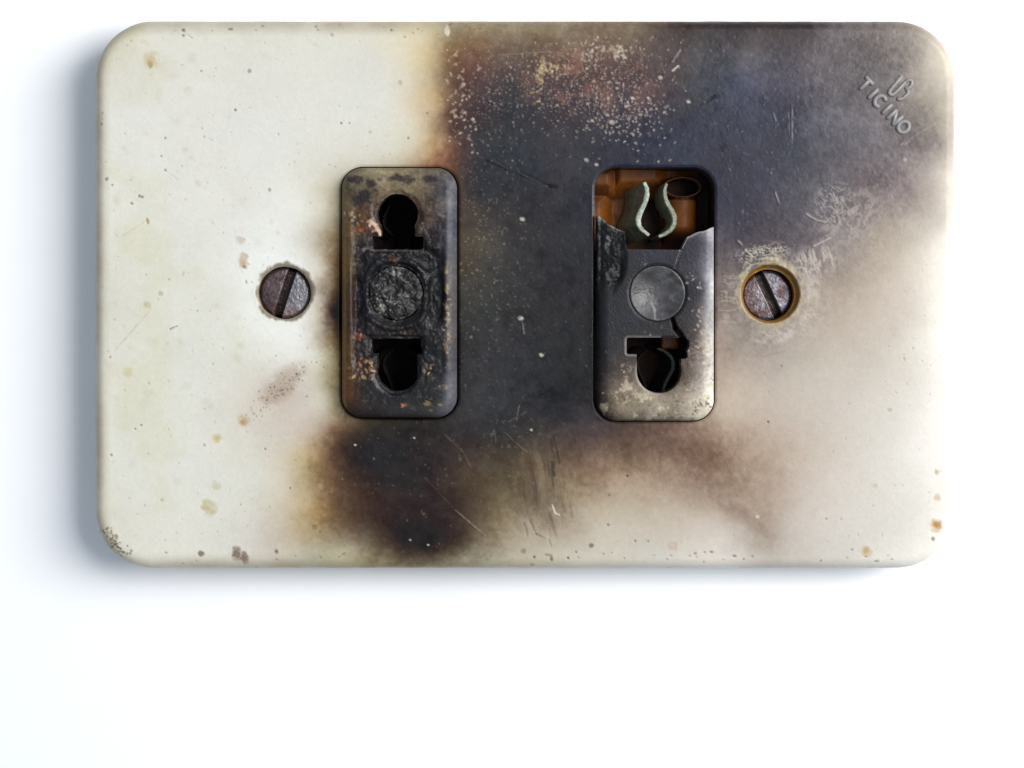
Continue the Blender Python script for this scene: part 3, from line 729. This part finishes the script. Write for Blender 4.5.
# right insert, upper part broken off
BX = [594, 597, 603, 607, 612, 624, 625.6, 627, 680, 686, 694, 704, 716]
BY = [215.5, 216, 219, 224.5, 227, 232.5, 249.0, 249.6, 250.2, 237.5, 234, 230.5, 226.0]
def brk(x): return np.interp(x, BX, BY)
def ins_r_sdf(x, y):
    s = rrect(x, y, *INS_R)
    b = brk(x) - y + (fbm(x, y, 6, 301) - .5) * 2.2 * (np.abs(x - 653) > 28)
    sl = (brk(x + .5) - brk(x - .5))
    b = b / np.sqrt(1 + sl * sl)
    chip = (fbm(x, y, 8, 303) - .5) * 3.5 * sm(672, 684, x)
    k = np.minimum(circ(x, y, 658.2, 370.5, 22.2), rrect(x, y, 625.8, 337.3, 684, 354, 2))
    k = np.minimum(k, rrect(x, y, 655, 337.3, 687.5, 359, 4) + chip)
    k = np.minimum(k, rrect(x, y, 635.8, 348, 680, 371, 1))
    return np.maximum(np.maximum(np.maximum(s, b), -k), -circ(x, y, 656.5, 293.3, 28.2))
def ins_r_h(x, y):
    s = rrect(x, y, *INS_R)
    h = fillet(s)
    # spalled hollow on the upper left
    m = sm(627, 620, x + (fbm(x, y, 14, 311) - .5) * 5 + sm(265, 300, y) * 12) * sm(300, 275, y)
    h = h - m * (4.5 + (fbm(x, y, 11, 313, 5, .6) - .5) * 9) * sm(0, -5, s)
    h = h - 2.0 * sm(0, 1, sm(250, 235, y) * sm(684, 690, x)) * 0
    # crack
    for a, b, c, d_, w, dep in ((680, 250, 677, 259, 1.3, 5), (677, 259, 673.5, 269, 1.3, 5), (671, 318, 674, 328, 2.6, 7), (674, 328, 682, 338, 3.4, 8)):
        q, t = seg(x, y, a, b, c, d_)
        h = h - dep * (1 - sm(0, w, q))
    # loosened side piece sits a little lower
    h = h - 1.1 * sm(-.6, .6, (x - (680 - (y - 250) * .4))) * sm(285, 260, y) * sm(-5, -12, s)
    d = circ(x, y, 656.5, 293.3, 28.6)
    h = h - .8 * sm(1.6, 0, d)
    h = h + (fbm(x, y, 9, 315, 4) - .5) * .35
    k = np.minimum(circ(x, y, 658.2, 370.5, 22.2), rrect(x, y, 625.8, 337.3, 684, 354, 2))
    h = h - 1.0 * (1 - sm(0, 2.0, k))
    return h
def ins_r_paint(X, Y):
    P = [(600,235,58,54,58),(612,260,50,48,56),(602,300,52,50,56),(602,350,50,48,52),(602,390,60,54,50),(606,412,66,56,50),(618,310,54,54,62),(640,260,58,58,68),(665,258,58,58,68),
         (640,325,56,56,64),(692,245,66,65,73),(690,280,64,62,70),(710,240,165,162,168),(703,242,84,82,88),(711.5,290,225,222,222),(704,290,92,90,94),(701,290,72,70,76),(699,250,72,70,78),(711,340,205,200,192),(700,340,112,102,98),(710,390,245,238,225),(707,412,225,216,200),  # right-edge points hold a painted highlight along the bevel
         (692,320,80,74,76),(692,350,96,84,80),(690,380,130,118,106),(680,405,150,138,122),(655,405,160,148,130),(630,405,150,138,118),(615,400,120,106,90),(618,375,78,68,60),
         (625,345,64,60,60),(616,345,60,58,60),(640,414,110,100,88),(670,415,140,130,114)]
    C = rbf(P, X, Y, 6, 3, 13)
    low = sm(310, 400, Y)
    n = fbm(X, Y, 16, 321, 5, .62) - .5
    C += (n * (14 + 60 * low))[..., None] * np.array([1, .96, .88])
    # pale wear marks on the lower half
    w = (sm(.57, .70, fbm(X, Y, 11, 325, 5, .65)) * sm(330, 385, Y + (X - 650) * .35) * .65)[..., None]
    C = C * (1 - w) + np.array([204, 192, 166]) * w
    w = (sm(.60, .72, fbm(X, Y, 9, 329, 5, .65)) * low * .55)[..., None]
    C = C * (1 - w) + np.array([66, 56, 50]) * w
    C *= (1 - .16 * sm(360, 320, Y) * sm(702, 694, X))[..., None]
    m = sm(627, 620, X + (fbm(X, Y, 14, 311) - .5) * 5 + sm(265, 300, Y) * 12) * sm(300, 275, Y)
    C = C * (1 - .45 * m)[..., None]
    w = (m * sm(.55, .75, fbm(X, Y, 7, 341, 4, .65)) * .5)[..., None]
    C = C * (1 - w) + np.array([120, 118, 124]) * w
    # pale rims
    b = Y - brk(X)
    w = (sm(2.4, .3, b + (fbm(X, Y, 6, 331) - .5) * 2.5) * .6 * ((X < 627) | (X > 678)))[..., None]
    C = C * (1 - w) + np.array([176, 168, 162]) * w
    w = (sm(8, 0, np.hypot((X - 603) / 1.6, (Y - 219))) * .8)[..., None]
    C = C * (1 - w) + np.array([150, 146, 142]) * w
    k = np.minimum(circ(X, Y, 658.2, 370.5, 22.2), rrect(X, Y, 625.8, 337.3, 684, 354, 2))
    w = (sm(2.4, .4, np.abs(k - .6)) * (X < 660) * .6)[..., None]
    C = C * (1 - w) + np.array([150, 144, 140]) * w
    line(C, X, Y, [(680, 251), (677, 259), (674, 268)], 1.4, (176, 172, 170), .8, .8)
    line(C, X, Y, [(672, 320), (675, 330), (682, 338)], 3.0, (30, 24, 22), .9, .8)
    r = np.random.default_rng(15)
    for cx, cy, sx, sy, n_, col in ((690, 280, 3, 3, 8, (170, 166, 162)), (699, 286, 2, 2, 6, (220, 216, 210)), (700, 330, 3, 14, 26, (186, 170, 158)), (694, 350, 4, 10, 24, (160, 138, 126)),
                                    (624, 366, 4, 3, 14, (176, 164, 146)), (620, 395, 8, 6, 26, (186, 172, 150)), (688, 395, 8, 8, 20, (196, 184, 162)), (700, 405, 6, 5, 22, (90, 78, 66)),
                                    (640, 300, 30, 60, 40, (120, 118, 122))):
        for _ in range(n_): dab(C, X, Y, r.normal(cx, sx), r.normal(cy, sy), r.uniform(.4, 1.4), col, r.uniform(.3, .85), r.uniform(1, 2), r.uniform(0, 3))
    L_ = lin(np.clip(C, 6, 275)); return np.maximum(L_ * .78 - .014, L_ * .35)
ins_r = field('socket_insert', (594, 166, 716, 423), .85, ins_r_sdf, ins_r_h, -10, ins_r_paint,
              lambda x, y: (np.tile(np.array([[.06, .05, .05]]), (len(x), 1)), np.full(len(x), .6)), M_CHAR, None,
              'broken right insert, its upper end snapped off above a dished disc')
child_of_root(ins_r)
def disc_r_paint(X, Y):
    C = np.zeros(X.shape + (3,)) + np.array([76, 75, 77])
    C += ((fbm(X, Y, 12, 351, 5, .65) - .5) * 50)[..., None]
    w = (sm(.55, .75, fbm(X, Y, 8, 355, 4, .6)) * .45)[..., None]
    C = C * (1 - w) + np.array([126, 122, 116]) * w
    line(C, X, Y, [(651, 303), (654, 310), (654, 318)], 1.6, (150, 150, 152), .7, 1.5)
    line(C, X, Y, [(645, 322), (638, 314)], .8, (150, 150, 152), .4)
    L_ = lin(np.clip(C, 6, 230)); return np.maximum(L_ * .75 - .014, L_ * .35)
def disc_r_h(x, y):
    d = np.hypot(x - 656.5, y - 293.3)
    return 14.2 - 7.0 * (1 - np.clip(d / 26.5, 0, 1) ** 2) - 1.2 * sm(26, 28, d) + (fbm(x, y, 10, 361, 4) - .5) * .8
field('centre_disc', (627, 264, 686, 323), .7, lambda x, y: circ(x, y, 656.5, 293.3, 27.4), disc_r_h, -4, disc_r_paint, dark_wall, M_DISC, ins_r, 'smooth dished grey disc')

# ------------------------------------------------------------------ screws
def screw(cx, cy, r, z, ax, ay, bx, by, hw, paint, seed, label):
    L = math.hypot(bx - ax, by - ay); ux, uy = (bx - ax) / L, (by - ay) / L
    mx, my = (ax + bx) / 2, (ay + by) / 2
    def h(x, y):
        d = np.hypot(x - cx, y - cy)
        v = -(x - mx) * uy + (y - my) * ux
        hh = z - 2.2 * (d / r) ** 2 - 2.0 * sm(r - 2.5, r, d)
        hh = hh - 9.0 * sm(hw + .7, hw - .7, np.abs(v))
        return hh + (fbm(x, y, 6, seed, 4, .6) - .5) * 1.3
    def p(X, Y):
        v = -(X - mx) * uy + (Y - my) * ux
        C = paint(X, Y, v)
        w = (sm(hw + .4, hw - .6, np.abs(v)) * .75)[..., None]
        C = C * (1 - w) + np.array([44, 30, 26]) * w
        w = (sm(1.6, .3, np.abs(np.abs(v) - hw - .9)) * sm(.4, .6, fbm(X, Y, 9, seed + 3)) * .5)[..., None]
        C = C * (1 - w) + np.array([150, 142, 138]) * w
        return lin(np.clip(C, 6, 230)) * .95
    o = field('screw', (cx - r - 2, cy - r - 2, cx + r + 2, cy + r + 2), .55, lambda x, y: circ(x, y, cx, cy, r), h, z - 18, p, dark_wall, M_SCREW, None, label)
    return child_of_root(o)
def p_left(X, Y, v):
    base = np.where((v < 0)[..., None], np.array([122, 120, 126.]), np.array([92, 76, 78.]))  # left half painted darker, as shade on a tilted head
    base = base + ((fbm(X, Y, 9, 401, 4, .65) - .5) * 70)[..., None]
    w = (sm(.5, .7, fbm(X, Y, 14, 405, 4)) * .5)[..., None]
    base = base * (1 - w) + np.array([104, 68, 60]) * w
    w = (sm(305, 316, Y) * (X > 283) * .5)[..., None]
    return base * (1 - w) + np.array([128, 84, 70]) * w
def p_right(X, Y, v):
    base = np.zeros(X.shape + (3,)) + np.array([112, 108, 116.])
    w = sm(768, 752, X)[..., None] * .55
    base = base * (1 - w) + np.array([92, 64, 58]) * w
    base = base + ((fbm(X, Y, 6, 411, 4, .7) - .5) * 90)[..., None]
    w = (sm(.55, .7, fbm(X, Y, 8, 415, 4)) * .6)[..., None]
    return base * (1 - w) + np.array([84, 56, 46]) * w
screw(284.2, 293.0, 25.0, -3.5, 291.5, 271, 276.8, 316, 4.0, p_left, 421, 'slotted screw left of the inserts, nearly flush in the ivory part')
screw(769.0, 295.2, 24.8, -15.0, 761, 274, 780.5, 315.5, 4.2, p_right, 431, 'slotted screw right of the inserts, sunk in an amber-rimmed hole')

# ------------------------------------------------------------------ inside: terminal housings and contact prongs
def box(bm, x0, y0, x1, y1, z0, z1, bev=0.0, taper=0.0):
    vs = []
    for z, g in ((z0, 0), (z1, taper)):
        for x, y in ((x0 + g, y0 + g), (x1 - g, y0 + g), (x1 - g, y1 - g), (x0 + g, y1 - g)):
            vs.append(bm.verts.new(((x - CX) * K, (CY - y) * K, z * K)))
    f = [bm.faces.new([vs[i] for i in q]) for q in ((0, 1, 2, 3), (4, 7, 6, 5), (0, 4, 5, 1), (1, 5, 6, 2), (2, 6, 7, 3), (3, 7, 4, 0))]
    if bev:
        es = {e for ff in f for e in ff.edges}
        bmesh.ops.bevel(bm, geom=list(es), offset=bev * K, segments=3, affect='EDGES', profile=.5)
def finish(bm, name, material, parent, label=None):
    bmesh.ops.recalc_face_normals(bm, faces=bm.faces)
    me = bpy.data.meshes.new(name); bm.to_mesh(me); bm.free()
    for p in me.polygons: p.use_smooth = True
    try: me.set_sharp_from_angle(angle=math.radians(40))
    except Exception: pass
    return link(name, me, material, parent, label)
def cyl(bm, cx, cy, r, z0, z1, n=40, inner=None):
    """solid post, or a ring when inner is given"""
    rings = []
    prof = [(r, z0), (r, z1 - 1.2), (r - 1.2, z1)]
    prof += [(inner + 1.2, z1), (inner, z1 - 1.2), (inner, z0)] if inner else [(0.01, z1)]
    for rr, z in prof:
        rings.append([bm.verts.new(((cx + rr * math.cos(2 * math.pi * i / n) - CX) * K, (CY - cy - rr * math.sin(2 * math.pi * i / n)) * K, z * K)) for i in range(n)])
    for a, b in zip(rings[:-1], rings[1:]):
        for i in range(n): bm.faces.new((a[i], a[(i + 1) % n], b[(i + 1) % n], b[i]))
def housing(x0, y0, x1, y1, material, label, xm):
    bm = bmesh.new()
    box(bm, x0, y0, x1, y1, TABLE + .6, TABLE + 6)
    box(bm, x0, y0, x0 + 7, y1, TABLE + 6.2, -13); box(bm, x1 - 7, y0, x1, y1, TABLE + 6.2, -13)
    box(bm, x0 + 7.2, y0, x1 - 7.2, y0 + 7, TABLE + 6.2, -13); box(bm, x0 + 7.2, y1 - 7, x1 - 7.2, y1, TABLE + 6.2, -13)
    box(bm, x0 + 7.2, 256, x1 - 7.2, 330, TABLE + 6.2, -20)
    return child_of_root(finish(bm, 'terminal_housing', material, None, label))
h_l = housing(334, 160, 465, 426, M_SOOT, 'soot-black housing under the left insert', 398)
h_r = housing(588, 160, 722, 428, M_SOOTAMBER, 'scorched amber housing showing where the right insert is broken', 656)
def mould_h(x, y):
    n = (fbm(x, y, 16, 501, 4) - .5)
    h = -52 + n * 3
    lump = sm(6, -14, rrect(x, y, 580, 160, 621, 195, 12) + n * 3)
    shelf = sm(5, -13, rrect(x, y, 610, 150, 669, 190 - (x - 640) * .12, 5) + n * 2)
    left = sm(5, -12, rrect(x, y, 580, 190, 612, 260, 3) + n * 3)
    h = np.maximum(h, -52 + 16 * left)
    h = np.maximum(h, -52 + (20 - .12 * (x - 620)) * shelf)
    h = np.maximum(h, -52 + 29 * lump)
    u = np.clip(np.abs(x - 684) / 18, 0, 1)
    post = np.sqrt(1 - u * u) * sm(193, 199, y) * sm(250, 225, y + 0 * x)
    h = np.maximum(h, -52 + 24 * post)
    d = np.hypot(x - 685, (y - 185.5) * 1.9)
    h = np.maximum(h, -52 + 24 * sm(3.5, 1.5, np.abs(d - 18.5) + n))
    h = np.where(d < 17, h - 6, h)
    return h
def mould_paint(X, Y):
    C = np.zeros(X.shape + (3,)) + np.array([.13, .040, .006])
    n = fbm(X, Y, 22, 511, 5, .6)
    C = C * (.55 + .9 * n)[..., None]
    w = (sm(.45, .7, fbm(X, Y, 18, 515, 4)) * .5)[..., None]
    C = C * (1 - w) + np.array([.05, .022, .012]) * w
    w = (sm(222, 242, Y) * .8)[..., None]; C = C * (1 - w) + np.array([.012, .007, .006]) * w
    w = (sm(18, 16.5, np.hypot(X - 685, (Y - 185.5) * 1.9)) * .95)[..., None]; C = C * (1 - w) + np.array([.008, .005, .005]) * w  # shallow round hole painted black in place of deep shade
    w = (sm(700, 706, X) * .9)[..., None]; C = C * (1 - w) + np.array([.01, .007, .007]) * w
    w = (sm(195, 176, Y) * sm(622, 610, X) * .6)[..., None]; C = C * (1 - w) + np.array([.06, .03, .015]) * w
    w = (sm(3.5, 1, np.abs(np.hypot(X - 685, (Y - 185.5) * 1.9) - 18.5)) * .75)[..., None]; C = C * (1 - w) + np.array([.035, .012, .008]) * w
    w = (np.exp(-((X - 656) / 13) ** 2) * sm(190, 200, Y) * .9)[..., None]; C = C * (1 - w) + np.array([.004, .003, .003]) * w  # gap between the prongs painted black to stand for its shaded depth
    return C
field('amber_moulding', (595.3, 167.4, 714, 256), .85, lambda x, y: np.maximum(rrect(x, y, 595.4, 167.5, 713.8, 255.5, 10), -np.minimum(rrect(x, y, 637, 197, 663, 238, 12), 99 + 0 * x)), mould_h, TABLE + 6.5, mould_paint, dark_wall,
      mat('glossy_amber_bakelite', attr='stain', rough=.5, spec=.15, grain=.25, grain_scale=8, bump=.2), h_r, None,
      lambda X, Y: .4 * sm(.5, 1, np.maximum(sm(215, 240, Y), np.exp(-((X - 656) / 15) ** 2) * sm(188, 198, Y))))
bm = bmesh.new(); box(bm, 664, 330.5, 682, 350, TABLE + 6.4, -30, 3); finish(bm, 'moulded_block', M_AMBER, h_r)

def prong(path, shift, ztop, zbot, thick, parent, mat_side, mat_edge, name='contact_prong'):
    """bent brass strip on edge: follows path, leans by shift towards its foot; the upper edge is corroded pale"""
    # smooth the path
    P = [np.array(p, float) for p in path]
    for _ in range(2):
        Q = [P[0]]
        for a, b in zip(P[:-1], P[1:]): Q += [a * .75 + b * .25, a * .25 + b * .75]
        Q.append(P[-1]); P = Q
    bm = bmesh.new(); rows = []
    n = len(P)
    zs = [(ztop, 0.0, .55), (ztop - 1.0, 0.0, 1.0), (ztop - 3, .03, 1.0), (ztop * .6 + zbot * .4, .45, 1.0), (zbot, 1, 1.0)]
    for i in range(n):
        t = (P[min(i + 1, n - 1)] - P[max(i - 1, 0)]); t /= np.linalg.norm(t); nr = np.array([-t[1], t[0]])
        e = (.55 + .5 * math.sin(math.pi * i / (n - 1)) ** .6) + .22 * (rng.random() - .5)
        row = []
        for s_ in (1, -1):
            for z, f, wd in (zs if s_ == 1 else zs[::-1]):
                q = P[i] + nr * s_ * thick * .5 * e * wd + np.array(shift) * f
                row.append(bm.verts.new(((q[0] - CX) * K, (CY - q[1]) * K, z * K)))
        rows.append(row)
    m = len(rows[0])
    for a, b in zip(rows[:-1], rows[1:]):
        for j in range(m):
            f = bm.faces.new((a[j], a[(j + 1) % m], b[(j + 1) % m], b[j]))
            f.material_index = 1 if j in (0, m - 1, m - 2) else 0
    bm.faces.new(rows[0]); bm.faces.new(rows[-1][::-1])
    o = finish(bm, name, None, parent)
    o.data.materials.append(mat_side); o.data.materials.append(mat_edge)
    return o
LP = [(645, 181.5), (648.5, 189), (647, 200), (641, 212), (638.5, 220), (641, 228), (650, 235)]
RP = [(668, 182.5), (665.5, 189), (667, 200), (674, 211), (676.5, 219), (674, 228), (666, 234), (660, 236)]
M_DULL = mat('tarnished_edge', color=(0.20, 0.215, 0.165), rough=0.5, spec=0.5, metal=0.3, grain=0.4, grain_scale=16, bump=0.5)
prong(LP, (-17, 7), -14, -50, 5.2, h_r, M_CLIP, M_VERD)
prong(RP, (-6, 3), -16, -50, 4.8, h_r, M_CLIP, M_DULL)
lower = lambda path, dx=0: [(x + dx, 585.5 - y) for x, y in path]
prong(lower(LP, 1), (-10, -3), -38, -50, 3.4, h_r, M_SOOT, M_SOOT)
prong(lower(RP, 1), (-10, -3), -40, -50, 4.0, h_r, M_SOOT, M_CLIP)
prong(lower(LP, -258), (-8, -3), -40, -50, 4.0, h_l, M_SOOT, M_SOOT)  # left prongs blackened to stand for the dark inside the openings
prong(lower(RP, -258), (8, -3), -34, -50, 3.4, h_l, M_SOOT, M_SOOT)
prong([(x - 258, y) for x, y in LP], (-8, 3), -36, -50, 3.5, h_l, M_SOOT, M_SOOT)
prong([(x - 258, y) for x, y in RP], (8, 3), -36, -50, 3.5, h_l, M_SOOT, M_SOOT)
